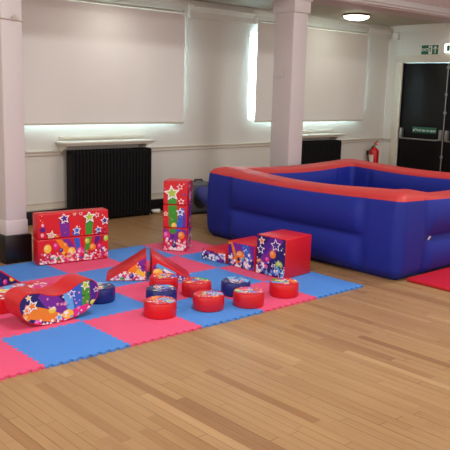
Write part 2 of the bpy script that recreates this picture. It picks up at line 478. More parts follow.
# ================================================================== RADIATORS
def radiator(x0, x1, label):
    e = empty('radiator', ((x0 + x1) / 2, YW - .17, 0), label=label, cat='radiator', group='black column radiators on the window wall')
    n = 24; w = (x1 - x0); p = w / n
    bm = bmesh.new()
    # one section: four tall columns joined by top and bottom headers, feet to the floor
    add_box(bm, -p * .46, p * .46, -.075, .075, .81, .875, .02, 3); add_box(bm, -p * .46, p * .46, -.075, .075, .06, .12, .02, 3)
    for y in (-.062, -.02, .02, .062): add_tube(bm, [(0, y, .1), (0, y, .84)], p * .42, 8)
    add_box(bm, -p * .46, p * .46, -.068, .068, .03, .86)
    me0 = None
    for k in range(n):
        x = -w / 2 + p * (k + .5)
        if me0 is None:
            o = meshobj('section', bm, M['rad'], e, smooth=True); me0 = o
        else:
            o = me0.copy(); col.objects.link(o); o.parent = e
        o.location = (x, 0, 0)
    for s in (-1, 1): box('foot', M['rad'], s * (w / 2 - p) - .03, s * (w / 2 - p) + .03, -.06, .06, 0, .08, .01, parent=e)
    return e
r1 = radiator(2.43, 3.585, 'black column radiator under the left blind beside the long red blocks')
bm = bmesh.new(); add_tube(bm, [(.56, -.01, .07), (.63, -.01, .06), (.63, -.01, .0)], .011, 10)
vp = meshobj('pipe', bm, M['rad'], r1, smooth=True)
bm = bmesh.new(); add_tube(bm, [(.62, -.02, .05), (.63, -.05, .05), (.67, -.08, .05), (.70, -.09, .05)], [.012, .02, .026, .024], 14)
vv = meshobj('valve_head', bm, M['white'], r1, smooth=True); vv['label'] = 'white valve head'
radiator(6.30, 7.395, 'black column radiator under the right blind behind the inflatable pool')

def shelf(x0, x1, label):
    e = empty('radiator_shelf', ((x0 + x1) / 2, YW, .93), label=label, cat='shelf', group='shelves above the radiators')
    w = (x1 - x0) / 2
    bm = bmesh.new(); add_box(bm, -w, w, -.25, 0, .022, .045, .006); add_box(bm, -w + .02, w - .02, -.23, 0, -.0, .022, .004)
    meshobj('board', bm, M['trim'], e, smooth=True)
    bm = bmesh.new(); add_box(bm, -w + .05, w - .02, -.018, 0, .06, .10, .006)
    meshobj('upstand', bm, M['trim'], e, smooth=True)
    for s in (-1, 1):
        bm = bmesh.new(); x = s * (w - .075)
        add_prism(bm, [(0, -.012), (.16, -.012), (.15, -.035), (.09, -.05), (.04, -.085), (.02, -.10), (0, -.11)], (x - .014, 0, 0), (0, -1, 0), (0, 0, 1), (.028, 0, 0))
        meshobj('bracket', bm, M['trim'], e)
shelf(2.34, 3.64, 'cream painted shelf over the left radiator beneath the left blind')
shelf(6.16, 7.46, 'cream painted shelf over the right radiator beneath the right blind')

# ================================================================== COLUMNS
def column(x0, x1, y0, y1, top, base, label, cap):
    cx, cy = (x0 + x1) / 2, (y0 + y1) / 2
    e = empty('column', (cx, cy, 0), label=label, cat='column', group='square painted columns along the aisle')
    hx, hy = (x1 - x0) / 2, (y1 - y0) / 2
    bm = bmesh.new(); add_box(bm, -hx, hx, -hy, hy, .24, top, .016, 2)
    meshobj('shaft', bm, M['col'], e, smooth=True)
    bm = bmesh.new(); add_box(bm, -hx - .006, hx + .006, -hy - .006, hy + .006, .26, .40, .01, 2)
    meshobj('lower_casing', bm, M['col'], e, smooth=True)
    bm = bmesh.new(); add_box(bm, -hx - .03, hx + .03, -hy - .03, hy + .03, 0, base, .008, 2)
    b = meshobj('base_block', bm, M['black'], e, smooth=True); b['label'] = 'black painted base'
    bm = bmesh.new(); d = .022
    add_box(bm, -hx - d, hx + d, -hy - d, hy + d, cap, top, .008, 2); add_box(bm, -hx - d * 1.8, hx + d * 1.8, -hy - d * 1.8, hy + d * 1.8, top - .05, top, .01)
    meshobj('capital', bm, M['col'], e, smooth=True)
    return e
c1 = column(.935, 1.142, 2.47, 2.80, ZC, .262, 'square lilac painted column at the left edge, on a black base', 2.58)
c2 = column(4.79, 5.045, 2.60, 2.93, ZC, .28, 'square lilac painted column rising behind the inflatable pool', 2.585)
sw = box('light_switch', M['col'], -.147, -.123, -.02, .05, 1.80, 1.88, .004, parent=None)
sw.location = (4.9125, 2.76, 0)
tag(sw, 'small painted box fixed to the side of the right column', 'switch')
# wire tied around the left column
bm = bmesh.new(); X0, X1, Y0, Y1 = .925, 1.152, 2.46, 2.81
add_tube(bm, [(X0, Y0, 2.19), ((X0 + X1) / 2, Y0 - .004, 2.185), (X1, Y0, 2.18), (X1, Y1, 2.19), (X0, Y1, 2.19), (X0, Y0, 2.19)], .005, 8)
wr = meshobj('wire_loop', bm, M['trim'], smooth=True); tag(wr, 'thin wire tied round the left column near its top with a knot', 'wire')
bm = bmesh.new()
for k in range(5):
    a = k * 1.3; add_tube(bm, [(1.055, Y0 - .006, 2.19), (1.055 + .03 * math.cos(a), Y0 - .018, 2.19 + .02 * abs(math.sin(a)) + .012), (1.055 + .022 * math.cos(a + .8), Y0 - .012, 2.2 + .03 * math.sin(a + .5))], .004, 6)
meshobj('knot', bm, M['trim'], wr, smooth=True)

# ================================================================== DOORS
bm = bmesh.new()
add_box(bm, XR - .03, XR + .1, DY1, DY1 + .145, 0, DZ, .008); add_box(bm, XR - .03, XR + .1, DY0 - .145, DY0, 0, DZ, .008)
add_box(bm, XR - .03, XR + .1, DY0 - .145, DY1 + .145, DZ, DZ + .13, .008)
struct(meshobj('trim_6', bm, M['trim'], smooth=True))
def door(n, y0, y1):
    bm = bmesh.new(); add_box(bm, XR + .02, XR + .065, y0, y1, .004, DZ - .006, .003)
    d = struct(meshobj('door_%d' % n, bm, M['door'], smooth=True))
    # shallow panel beads
    bm = bmesh.new()
    hz = .905
    for ya in (y0 + .012, y1 - .09):
        box('push_bar_housing', M['metal'], XR - .055, XR + .02, ya, ya + .055, hz - .02, hz + .16, .012, parent=d)
    bm = bmesh.new(); add_tube(bm, [(XR - .05, y0 + .05, hz), (XR - .085, y0 + .10, hz - .012), (XR - .085, y1 - .10, hz - .012), (XR - .05, y1 - .05, hz)], .013, 10)
    meshobj('push_bar', bm, M['metal'], d, smooth=True)
    return d
YM = 2.885
d1 = door(1, YM + .003, DY1 - .004); d2 = door(2, DY0 + .004, YM - .003)
bm = bmesh.new(); yy = YM + .014
add_tube(bm, [(XR - .0, yy, .03), (XR - .0, yy, DZ - .03)], .009, 8)
for z in (.12, .62, 1.35, 1.65, DZ - .08): add_box(bm, XR - .018, XR + .018, yy - .018, yy + .018, z - .02, z + .02, .004)
add_box(bm, XR - .02, XR + .02, yy - .05, yy + .02, DZ - .10, DZ - .075, .003)
meshobj('bolt_rod', bm, M['metal'], d1, smooth=True)

# push bar sign on the door
e = empty('push_bar_sign', (XR + .017, 3.275, 1.045), label='green sign with white lettering on the black door above the push bar', cat='sign')
box('sign_plate', M['sgreen'], -.004, 0, -.235, .235, -.05, .05, .002, parent=e)
text_mesh('lettering', 'Push bar to open', .056, (-.0045, -.03, -.004), (0, -1, 0), (0, 0, 1), M['swhite'], e, .0008, .0004)
bm = bmesh.new(); add_prism(bm, [(-.03, -.012), (-.012, -.03), (.022, .022), (.012, .03), (-.01, -.006), (-.02, .006)], (-.0045, .19, 0), (0, -1, 0), (0, 0, 1), (-.001, 0, 0))
meshobj('tick_mark', bm, M['swhite'], e)

# exit sign: word, running man, arrow up
e = empty('exit_sign', (XR, 3.27, 2.37), label='green exit sign with running figure and up arrow above the black door', cat='sign')
box('sign_border', M['swhite'], -.006, 0, -.172, .172, -.088, .088, .002, parent=e)
box('sign_plate', M['sgreen'], -.008, -.001, -.16, .16, -.076, .076, .001, parent=e)
S = Vector((0, -1, 0)); Z = Vector((0, 0, 1))
text_mesh('lettering', 'EXIT', .062, (-.009, .092, 0), S, Z, M['swhite'], e, .0008, .001)
bm = bmesh.new()
q = lambda pts: add_prism(bm, pts, (-.0086, 0, 0), S, Z, (-.001, 0, 0))
q([(-.022, -.068), (-.022, .068), (.046, .068), (.046, -.068)])
meshobj('doorway_panel', bm, M['swhite'], e)
bm = bmesh.new(); q = lambda pts: add_prism(bm, pts, (-.0098, 0, 0), S, Z, (-.001, 0, 0))
q([(.012 + .010 * math.cos(k), .046 + .010 * math.sin(k)) for k in [i * math.pi / 5 for i in range(10)]])
q([(-.004, .03), (.014, .034), (.018, .0), (.0, -.008)]); q([(.014, .03), (.034, .012), (.030, .006), (.012, .018)]); q([(-.004, .03), (-.016, .01), (-.010, .006), (.002, .02)])
q([(.0, -.008), (.014, -.002), (.030, -.02), (.022, -.044), (.014, -.042), (.02, -.022)]); q([(.0, -.008), (.012, -.008), (-.002, -.038), (-.018, -.052), (-.018, -.042), (-.008, -.032)])
meshobj('running_figure', bm, M['sgreen'], e)
bm = bmesh.new(); q = lambda pts: add_prism(bm, pts, (-.0088, 0, 0), S, Z, (-.001, 0, 0))
q([(.096, -.058), (.112, -.058), (.112, .06), (.096, .06)]); q([(.104, .068), (.068, .022), (.068, .002), (.104, .044)]); q([(.104, .068), (.104, .044), (.14, .002), (.14, .022)])
meshobj('arrow', bm, M['swhite'], e)

e = empty('emergency_light', (XR, 2.79, 2.385), label='lit white emergency light box above the doors, right of the exit sign', cat='light')
box('back_plate', M['white'], -.02, 0, -.19, .19, -.085, .085, .008, parent=e)
box('diffuser', M['emerg'], -.075, -.02, -.18, .18, -.075, .075, .025, parent=e, seg=3)
bm = bmesh.new(); q = lambda pts: add_prism(bm, pts, (-.0755, 0, 0), S, Z, (-.001, 0, 0))
q([(-.05, -.012), (.04, -.012), (.04, .012), (-.05, .012)]); q([(.03, -.035), (.03, .035), (.07, 0)]); q([(-.12, -.045), (-.12, .045), (-.065, .045), (-.065, -.045)])
meshobj('pictogram', bm, M['sgreen'], e)

# fire extinguisher hung by the corner
e = empty('fire_extinguisher', (8.40, 3.955, .275), label='red fire extinguisher on the wall by the corner, left of the black doors', cat='fire extinguisher')
bm = bmesh.new(); add_lathe(bm, [(0, 0), (.07, 0), (.086, .012), (.089, .03), (.089, .36), (.084, .395), (.06, .425), (.032, .44), (.028, .455), (0, .455)], n=32)
meshobj('cylinder', bm, M['ext'], e, smooth=True)
bm = bmesh.new()
for k in range(9):
    a0, a1 = R(142 + k * 8), R(142 + (k + 1) * 8); r = .0902
    vs = [bm.verts.new((r * math.cos(a), r * math.sin(a), z)) for a, z in ((a0, .12), (a1, .12), (a1, .32), (a0, .32))]; bm.faces.new(vs)
meshobj('paper_label', bm, M['label'], e, smooth=True)
bm = bmesh.new(); add_tube(bm, [(0, 0, .45), (0, 0, .49)], .02, 12); add_box(bm, -.03, .03, -.018, .018, .47, .495, .005)
add_tube(bm, [(.0, 0, .475), (-.045, -.01, .475)], .011, 10)
meshobj('valve', bm, M['metal'], e, smooth=True)
bm = bmesh.new(); add_prism(bm, [(-.01, .49), (.01, .495), (.10, .545), (.095, .56), (-.01, .508)], (0, -.012, 0), (1, 0, 0), (0, 0, 1), (0, .024, 0), .003)
add_prism(bm, [(.01, .478), (.09, .495), (.088, .486), (.01, .468)], (0, -.012, 0), (1, 0, 0), (0, 0, 1), (0, .024, 0), .002)
meshobj('lever', bm, M['ext'], e, smooth=True)
bm = bmesh.new(); pts = []
for k in range(15):
    t = k / 14; a = math.pi * t
    pts.append((-.045 - .10 * math.sin(a) + .0 * t, -.012 + .02 * math.sin(a), .475 - .37 * t))
add_tube(bm, pts, [.010] * 11 + [.013, .014, .016, .018], 10)
meshobj('hose', bm, M['black'], e, smooth=True)
box('wall_bracket', M['black'], -.02, .02, .078, .145, .30, .38, .003, parent=e)

# ceiling lamp
e = empty('ceiling_lamp', (6.93, 3.34, ZC), label='round flush ceiling lamp with lit white dome and bronze rim', cat='ceiling lamp')
bm = bmesh.new(); add_lathe(bm, [(0, 0), (.185, 0), (.20, -.008), (.205, -.022), (.195, -.03), (.17, -.03), (.17, -.015), (0, -.015)], n=48)
meshobj('rim', bm, M['brass'], e, smooth=True)
bm = bmesh.new(); add_lathe(bm, [(.19, -.02), (.186, -.035), (.165, -.058), (.12, -.074), (.06, -.083), (0, -.085)], n=48)
meshobj('dome', bm, M['bulb'], e, smooth='all')

# ================================================================== FOAM TILES
T, TH, PITCH = .6, .014, 9
GX, GY = -.020, -.026
def edge_pts(line, k0, sign_seed):
    """interlocking teeth along one unit edge: list of (s, off)"""
    pts = []; h = .0085
    for i in range(PITCH):
        a = i / PITCH; p = 1 / PITCH
        for f, o in ((.20, -h), (.14, h), (.66, h), (.60, -h)):
            pts.append((a + p * (f + .10), o))
    return pts
EP = edge_pts(0, 0, 0)
# corners need real corner points
def tile_outline(iu, iv):
    g = .0007; x0, y0 = iu * T + GX, iv * T + GY; o = [(x0 + g, y0 + g)]
    o += [(x0 + s * T, y0 + k + g) for s, k in EP]; o.append((x0 + T - g, y0 + g))
    o += [(x0 + T + k - g, y0 + s * T) for s, k in EP]; o.append((x0 + T - g, y0 + T - g))
    o += [(x0 + s * T, y0 + T + k - g) for s, k in EP[::-1]]; o.append((x0 + g, y0 + T - g))
    o += [(x0 + k + g, y0 + s * T) for s, k in EP[::-1]]
    return o
TL = {
    (-1, 0): 'pink foam tile at the front left corner of the play mat',
    (0, 0): 'blue foam tile in front of the curved rocker, on the mat\'s front edge',
    (1, 0): 'pink foam tile under the nearest red puck, on the mat\'s front edge',
    (2, 0): 'blue foam tile on the mat\'s front edge under two red pucks left of centre',
    (3, 0): 'pink foam tile under the red puck farthest right, on the front edge',
    (4, 0): 'blue foam tile at the right front corner of the play mat',
    (0, 1): 'pink foam tile under the left half of the curved rocker',
    (1, 1): 'blue foam tile right of the curved rocker, second row, under the left navy puck',
    (2, 1): 'pink foam tile under the stacked row of pucks in front of the two wedges',
    (3, 1): 'blue foam tile in second row under the navy puck right of centre',
    (4, 1): 'pink foam tile under the tall red block',
    (0, 2): 'blue foam tile under the low rounded slab at the left edge',
    (1, 2): 'pink foam tile between the rocker and the long blocks, third row',
    (2, 2): 'blue foam tile under the left red wedge, third row',
    (3, 2): 'pink foam tile behind the right red wedge, third row',
    (4, 2): 'blue foam tile under the low step block, third row',
    (1, 3): 'blue foam tile in the back row, left of the long blocks',
    (2, 3): 'pink foam tile in the back row just in front of the long blocks',
    (3, 3): 'blue foam tile in the back row between long blocks and tower',
    (4, 3): 'pink foam tile in the back row under the three-cube tower',
}
# re-check parity with the photograph: (iu+iv) even is blue
for (iu, iv), lab in TL.items():
    blue = (iu + iv) % 2 == 0
    assert lab.startswith('blue' if blue else 'pink')
    bm = bmesh.new(); add_prism(bm, tile_outline(iu, iv), (0, 0, .0), (1, 0, 0), (0, 1, 0), (0, 0, TH))
    o = meshobj('foam_floor_tile', bm, M['fblue'] if blue else M['fpink'])
    tag(o, lab, 'foam tile', 'interlocking foam floor tiles')
Z0 = TH + .0005

# ================================================================== SOFT PLAY BLOCKS
def frame_from(p0, ang, z=Z0):
    return (p0[0], p0[1], z), R(ang)

# two long blocks stacked
LW, LD, LH = .693, .13, .237
for lvl, lab in ((0, 'long red printed block with balloons, lower one of the stacked pair by the left column'),
                 (1, 'long red printed block with ribbons and stars, upper one of the stacked pair')):
    e = empty('long_play_block', (1.110 + GX, 2.200 + GY, Z0 + lvl * (LH + .001)), R(-8), lab, 'play block', 'long printed blocks stacked in a pair')
    bm = bmesh.new(); add_box(bm, 0, LW, 0, LD, 0, LH, .012, 3)
    meshobj('block_body', bm, M['red'], e, smooth=True)
    a = Art([(x, y + lvl * LH) for x, y in rect(.012, .012, LW - .006, LH - .010, .006)], 'red')
    party_wall_art(a, random.Random(3))
    a.build('printed_front', (0, 0, -lvl * LH), (1, 0, 0), (0, 0, 1), e)

# tower of three cubes
CW, CX = .2375, .250
for lvl, lab in enumerate(('red printed cube with balloons and confetti, bottom of the three-cube tower', 'red printed cube with green and blue ribbons, middle of the three-cube tower',
                           'red printed cube with a big white star, top of the three-cube tower')):
    e = empty('cube_block', (2.422 + GX, 2.078 + GY, Z0 + lvl * (CW - .002 + .001)), R(-49 + (0, 1.5, -1)[lvl]), lab, 'play block', 'printed cubes stacked in a tower')
    bm = bmesh.new(); add_box(bm, 0, CX, 0, CX, 0, CW - .002, .014, 3)
    meshobj('block_body', bm, M['red'], e, smooth=True)
    bg = ('purple', 'red', 'red')[lvl]
    a = Art([(x, y + lvl * CW) for x, y in rect(.008, .008, CX - .008, CW - .010, .006)], 'red'); tower_art(a, random.Random(5))
    a.build('printed_front', (0, 0, -lvl * CW), (1, 0, 0), (0, 0, 1), e)
    a = Art([(x, y + lvl * CW) for x, y in rect(.008, .008, CX - .008, CW - .010, .006)], 'dred'); tower_art(a, random.Random(8), True)
    a.build('printed_side', (CX, 0, -lvl * CW), (0, 1, 0), (0, 0, 1), e)

# wedges
def wedge(p0, ang, flip, label, bg, L=.345, D=.34, Hh=.222, art=None):
    e = empty('wedge_block', (p0[0] + GX, p0[1] + GY, Z0), R(ang), label, 'play block', 'printed wedge blocks on the foam mat')
    tri = [(0, 0), (L, 0), (L, Hh)] if not flip else [(0, 0), (L, 0), (0, Hh)]
    bm = bmesh.new(); add_prism(bm, tri, (0, 0, 0), (1, 0, 0), (0, 0, 1), (0, D, 0), .008, 3)
    meshobj('wedge_body', bm, M['red'], e, smooth=True)
    m_ = .010
    out = [(m_ * 3.0, m_ * .8), (L - m_, m_ * .8), (L - m_, Hh - m_ * 1.9)] if not flip else [(m_, m_ * .8), (L - m_ * 3.0, m_ * .8), (m_, Hh - m_ * 2.6)]
    a = Art(out, bg); art(a)
    a.build('printed_side', (0, 0, 0), (1, 0, 0), (0, 0, 1), e)
def art_l(a):
    rg = random.Random(11)
    a.ribbon([(.17, .0, .03), (.23, .08, .04), (.28, .14, .02)], 'orange'); a.ribbon([(.33, .06, .02), (.30, .12, .03), (.31, .2, .03)], 'purple')
    a.confetti(.05, .34, .01, .075, 70, .014, rg); a.ball(.14, .025, .02, 'green', .7); a.ball(.22, .045, .02, 'violet'); a.star(.30, .05, .03, 'rose'); a.confetti(.24, .34, .06, .17, 10, .008, rg)
    a.ribbon([(.26, .09, .02), (.33, .05, .02)], 'yellow')
def art_r(a):
    rg = random.Random(12)
    a.ribbon([(.0, .10, .05), (.12, .04, .04), (.34, .0, .02)], 'purple'); a.ribbon([(.04, .14, .016), (.13, .09, .02), (.2, .05, .02)], 'sky')
    a.ribbon([(.10, .1, .01), (.2, .04, .012)], 'white'); a.ball(.05, .075, .042, 'yellow', .8); a.ball(.22, .02, .02, 'violet'); a.ball(.28, .015, .018, 'navy')
    a.confetti(.02, .3, .01, .05, 30, .012, rg); a.star(.16, .04, .025, 'navy')
def art_n(a):
    a.ball(.245, .055, .024, 'yellow', .9); a.ribbon([(0, .0, .05), (.1, .1, .05)], 'purple'); a.star(.1, .06, .04, 'sky'); a.ball(.18, .04, .02, 'pink')
    a.star(.03, .03, .03, 'rose'); a.ribbon([(.2, .003, .004), (.3, .008, .003)], 'white')
wedge((1.312, 1.405), -35, False, 'red wedge block with confetti print, left one of the back to back pair', 'red', art=art_l)
wedge((1.630, 1.180), -33, True, 'red wedge block with ribbon print, right one of the back to back pair', 'red', art=art_r)
wedge((.735 - .345 * math.cos(R(8)), 1.755 - .345 * math.sin(R(8))), 8, True, 'red wedge block with navy balloon print at the left edge of the picture', 'navy', Hh=.25, art=art_n)

# stepped blocks: printed on the side facing the mat
def stepb(x, y0, y1, h, dx, label, bg, art, rz=0):
    L = y1 - y0
    e = empty('step_block', (x + GX, y0 + GY, Z0), R(rz), label, 'play block', 'stepped blocks beside the inflatable pool')
    bm = bmesh.new(); add_box(bm, 0, dx, 0, L, 0, h - Z0, .010, 3)
    meshobj('block_body', bm, M['red'], e, smooth=True)
    a = Art(rect(.006, .006, L - .006, h - Z0 - .008, .006), bg); art(a, L, h)
    a.build('printed_front', (0, L, 0), (0, -1, 0), (0, 0, 1), e)
WH = ('white', 'white', 'white', 'navy', 'violet', 'sky')
def art_s1(a, L, h):
    rg = random.Random(21); a.ribbon([(0, .1, .02), (L, .02, .04)], 'purple'); a.ribbon([(.16, .11, .02), (L, .07, .02)], 'orange'); a.ball(.16, .05, .024, 'blue'); a.confetti(0, L, .01, .095, 70, .016, rg, WH)
def art_s2(a, L, h):
    rg = random.Random(22); a.ribbon([(.02, .24, .03), (.1, .1, .05), (.14, .0, .04)], 'orange'); a.ribbon([(.2, .25, .04), (.26, .1, .05), (.24, 0, .04)], 'blue')
    a.ribbon([(.10, .25, .05), (.16, .12, .045)], 'purple'); a.ribbon([(.01, .2, .03), (.05, .08, .03)], 'violet')
    a.ball(.16, .115, .055, 'orange', .85); a.ball(.09, .04, .022, 'pink'); a.confetti(0, L, .01, .10, 75, .016, rg, WH); a.confetti(.0, L, .1, .23, 14, .008, rg, ('white', 'sky')); a.star(.27, .14, .022, 'white')
def art_s3(a, L, h):
    rg = random.Random(23); a.ribbon([(.28, .35, .03), (.16, .22, .05), (.04, .06, .04), (0, .0, .04)], 'purple'); a.ribbon([(.2, .36, .03), (.08, .2, .03)], 'violet')
    a.star(.06, .305, .042, 'orange', .1); a.star(.05, .225, .046, 'navy', .1); a.star(.22, .285, .062, 'violet', .1, 'navy'); a.ball(.19, .20, .036, 'orange', 1); a.ball(.13, .145, .024, 'pink', 1)
    a.ball(.04, .105, .036, 'orange', .95); a.ball(.265, .12, .04, 'lime', .8); a.ball(.12, .08, .022, 'pink', .8); a.confetti(0, L, .01, .10, 75, .017, rg, WH); a.ball(.19, .04, .022, 'blue'); a.confetti(.0, L, .1, .33, 20, .008, rg, ('white', 'sky'))
stepb(2.550, 1.262, 1.568, .118, .36, 'low red step block with confetti print, shortest of the three steps', 'navy', art_s1, 7)
stepb(2.570, .895, 1.235, .250, .36, 'medium red step block with orange balloon print, between low and tall steps', 'purple', art_s2, 3.5)
stepb(2.584, .530, .865, .372, .37, 'tall red block with starry navy print in front of the inflatable pool', 'navy', art_s3, 5)

# curved rocker: banana shaped side, extruded
def smooth_closed(P, n=6):
    out = []
    for i in range(len(P)):
        p0, p1, p2, p3 = P[i - 1], P[i], P[(i + 1) % len(P)], P[(i + 2) % len(P)]
        for k in range(n):
            t = k / n
            out.append(tuple(.5 * ((2 * p1[j]) + (-p0[j] + p2[j]) * t + (2 * p0[j] - 5 * p1[j] + 4 * p2[j] - p3[j]) * t * t + (-p0[j] + 3 * p1[j] - 3 * p2[j] + p3[j]) * t ** 3) for j in (0, 1)))
    return out
BEAN = smooth_closed([(.165, .165), (.19, .085), (.26, .028), (.37, .001), (.50, .003), (.62, .025), (.71, .066), (.768, .135), (.775, .215), (.735, .262), (.68, .272), (.61, .252), (.53, .212), (.455, .198), (.38, .212), (.31, .238), (.235, .242), (.185, .215)])
bx = .45
B2 = [(x - bx, z) for x, z in BEAN]
e = empty('curved_rocker', (bx + GX, .662 + GY, Z0), 0, 'red banana-shaped rocker block with printed side at the left of the mat', 'play block')
bm = bmesh.new(); add_prism(bm, B2, (0, 0, 0), (1, 0, 0), (0, 0, 1), (0, .215, 0), 0)
for f in bm.faces: f.smooth = True
meshobj('rocker_body', bm, M['red'], e, smooth=True)
def inset(P, d):
    n = len(P); out = []
    for i in range(n):
        ax, ay = P[i - 1]; bx_, by = P[(i + 1) % n]; dx, dy = bx_ - ax, by - ay; l = math.hypot(dx, dy)
        out.append((P[i][0] - dy / l * d, P[i][1] + dx / l * d))
    return out
ar = sum(B2[k][0] * B2[(k + 1) % len(B2)][1] - B2[(k + 1) % len(B2)][0] * B2[k][1] for k in range(len(B2)))
out = inset(B2, .006 if ar > 0 else -.006)
if ar < 0: out = out[::-1]
a = Art(out, 'navy'); o_ = -bx
rg = random.Random(31)
a.ribbon([(.34 + o_, .24, .05), (.44 + o_, .12, .06), (.56 + o_, .0, .05)], 'purple')
a.ribbon([(.20 + o_, .13, .045), (.34 + o_, .08, .045), (.48 + o_, .03, .03)], 'orange')
a.ribbon([(.52 + o_, .24, .035), (.55 + o_, .12, .035), (.60 + o_, .02, .03)], 'sky')
a.ribbon([(.60 + o_, .26, .04), (.61 + o_, .14, .04), (.62 + o_, .03, .03)], 'blue')
a.ribbon([(.67 + o_, .28, .035), (.68 + o_, .16, .035), (.66 + o_, .04, .02)], 'green')
a.ribbon([(.735 + o_, .25, .03), (.74 + o_, .1, .03)], 'violet')
a.ribbon([(.48 + o_, .02, .03), (.62 + o_, .06, .026), (.70 + o_, .08, .02)], 'pink')
for x, y, r, c in ((.22, .075, .032, 'orange'), (.30, .03, .03, 'pink'), (.41, .10, .03, 'yellow'), (.53, .05, .045, 'yellow'), (.62, .07, .03, 'pink'), (.735, .10, .028, 'lime'), (.45, .02, .018, 'violet')):
    a.ball(x + o_, y, r, c, .75)
a.confetti(.2 + o_, .72 + o_, .0, .07, 34, .012, rg, ('white', 'white', 'sky'))
a.confetti(.34 + o_, .7 + o_, .1, .22, 16, .009, rg, ('white', 'rose'))
a.star(.235 + o_, .215, .026, 'yellow'); a.star(.26 + o_, .155, .048, 'orange', .3); a.star(.22 + o_, .13, .032, 'orange', .1)
a.star(.56 + o_, .19, .036, 'blue', .2); a.star(.67 + o_, .235, .04, 'lime', .4); a.star(.755 + o_, .19, .024, 'violet', .1); a.star(.46 + o_, .04, .034, 'sky', .2)
a.build('printed_side', (0, 0, 0), (1, 0, 0), (0, 0, 1), e)

# low slab lying flat behind the rocker, printed top
e = empty('rounded_slab', (.44, 1.19, Z0), R(2), 'low red rounded slab with printed top lying behind the rocker', 'play block')
SL = smooth_closed([(-.30, -.12), (-.10, -.15), (.12, -.12), (.27, .0), (.29, .09), (.18, .17), (0, .19), (-.2, .18), (-.33, .12), (-.36, .0)])
bm = bmesh.new(); add_prism(bm, SL, (0, 0, 0), (1, 0, 0), (0, 1, 0), (0, 0, .105), .008, 2)
meshobj('slab_body', bm, M['red'], e, smooth=True)
out = inset(SL, .012)
a = Art(out, 'red'); rg = random.Random(41)
a.ribbon([(-.35, .05, .04), (-.1, .12, .05), (.1, .15, .04)], 'sky'); a.ribbon([(-.1, -.1, .05), (.02, .1, .05)], 'purple'); a.ribbon([(-.02, -.1, .03), (.1, .1, .03)], 'orange'); a.ribbon([(.1, .0, .05), (.3, .08, .05)], 'pink')
a.ball(-.12, .08, .045, 'yellow'); a.ball(-.25, .0, .04, 'orange'); a.star(.02, .09, .06, 'sky'); a.confetti(-.3, .27, -.12, .18, 110, .016, rg)
a.build('printed_top', (0, 0, .105), (1, 0, 0), (0, 1, 0), e)

# round pucks
def puck_mesh(kind):
    bm = bmesh.new(); r, h = .118, .112
    add_lathe(bm, [(0, 0), (r - .012, 0), (r - .003, .004), (r, .014), (r + .002, h * .5), (r, h - .014), (r - .004, h - .004), (r - .013, h), (0, h)], n=48)
    return bm
proto = {}
def puck(x, y, kind, label, seed, rz):
    e = empty('round_puck', (x + GX, y + GY, Z0), R(rz), label, 'play block', 'round printed stepping pucks')
    if kind not in proto:
        o = meshobj('puck_body', puck_mesh(kind), M[kind], e, smooth=True); proto[kind] = o
    else:
        o = proto[kind].copy(); col.objects.link(o); o.parent = e
    rg = random.Random(seed)
    out = [(.108 * math.cos(k * math.pi / 16), .108 * math.sin(k * math.pi / 16)) for k in range(32)]
    a = Art(out, 'navy' if kind == 'navy' else rg.choice(['red', 'orange', 'red']))
    cs = ['purple', 'orange', 'blue', 'green', 'pink', 'sky'] if kind != 'navy' else ['purple', 'blue', 'violet', 'teal', 'sky']
    for k in range(3):
        t = rg.uniform(0, 6.28); a.ribbon([(.12 * math.cos(t), .12 * math.sin(t), .03), (.05 * math.cos(t + 1), .05 * math.sin(t + 1), .02), (.03 * math.cos(t + 3), .03 * math.sin(t + 3), .014)], rg.choice(cs))
    for k in range(5):
        t = rg.uniform(0, 6.28); q = rg.uniform(.02, .085); a.ball(q * math.cos(t), q * math.sin(t), rg.uniform(.014, .024), rg.choice(['yellow', 'orange', 'pink', 'lime', 'blue']))
    a.confetti(-.10, .10, -.10, .10, 22, .009, rg, ('white', 'white', 'rose', 'sky'))
    for k in range(3):
        t = rg.uniform(0, 6.28); q = rg.uniform(.02, .075); a.star(q * math.cos(t), q * math.sin(t), rg.uniform(.022, .034), rg.choice(['blue', 'red', 'lime', 'violet']), rg.uniform(0, 1))
    a.build('printed_top', (0, 0, .112), (1, 0, 0), (0, 1, 0), e)
puck(1.552, .911, 'red', 'red puck standing against the wedges, farthest of the left row of three', 51, 10)
puck(1.319, .632, 'navy', 'navy blue puck in the left row, between two red pucks', 52, 50)
puck(1.119, .381, 'red', 'red puck nearest the camera in the left row of three, on pink tile', 53, 120)
puck(1.675, .640, 'red', 'red puck in the middle pair, the one farther back', 54, 200)
puck(1.508, .298, 'red', 'red puck in the middle pair, the nearer one, on blue foam by the mat edge', 55, 260)
puck(1.940, .466, 'navy', 'navy blue puck right of centre, behind a red puck', 56, 310)
puck(1.810, .180, 'red', 'red puck right of centre on the mat edge, in front of the right navy puck', 57, 30)
puck(2.233, .210, 'red', 'red puck farthest to the right, in front of the tall block', 58, 80)
puck(.974, .958, 'navy', 'navy blue puck half hidden behind the right end of the rocker', 59, 140)

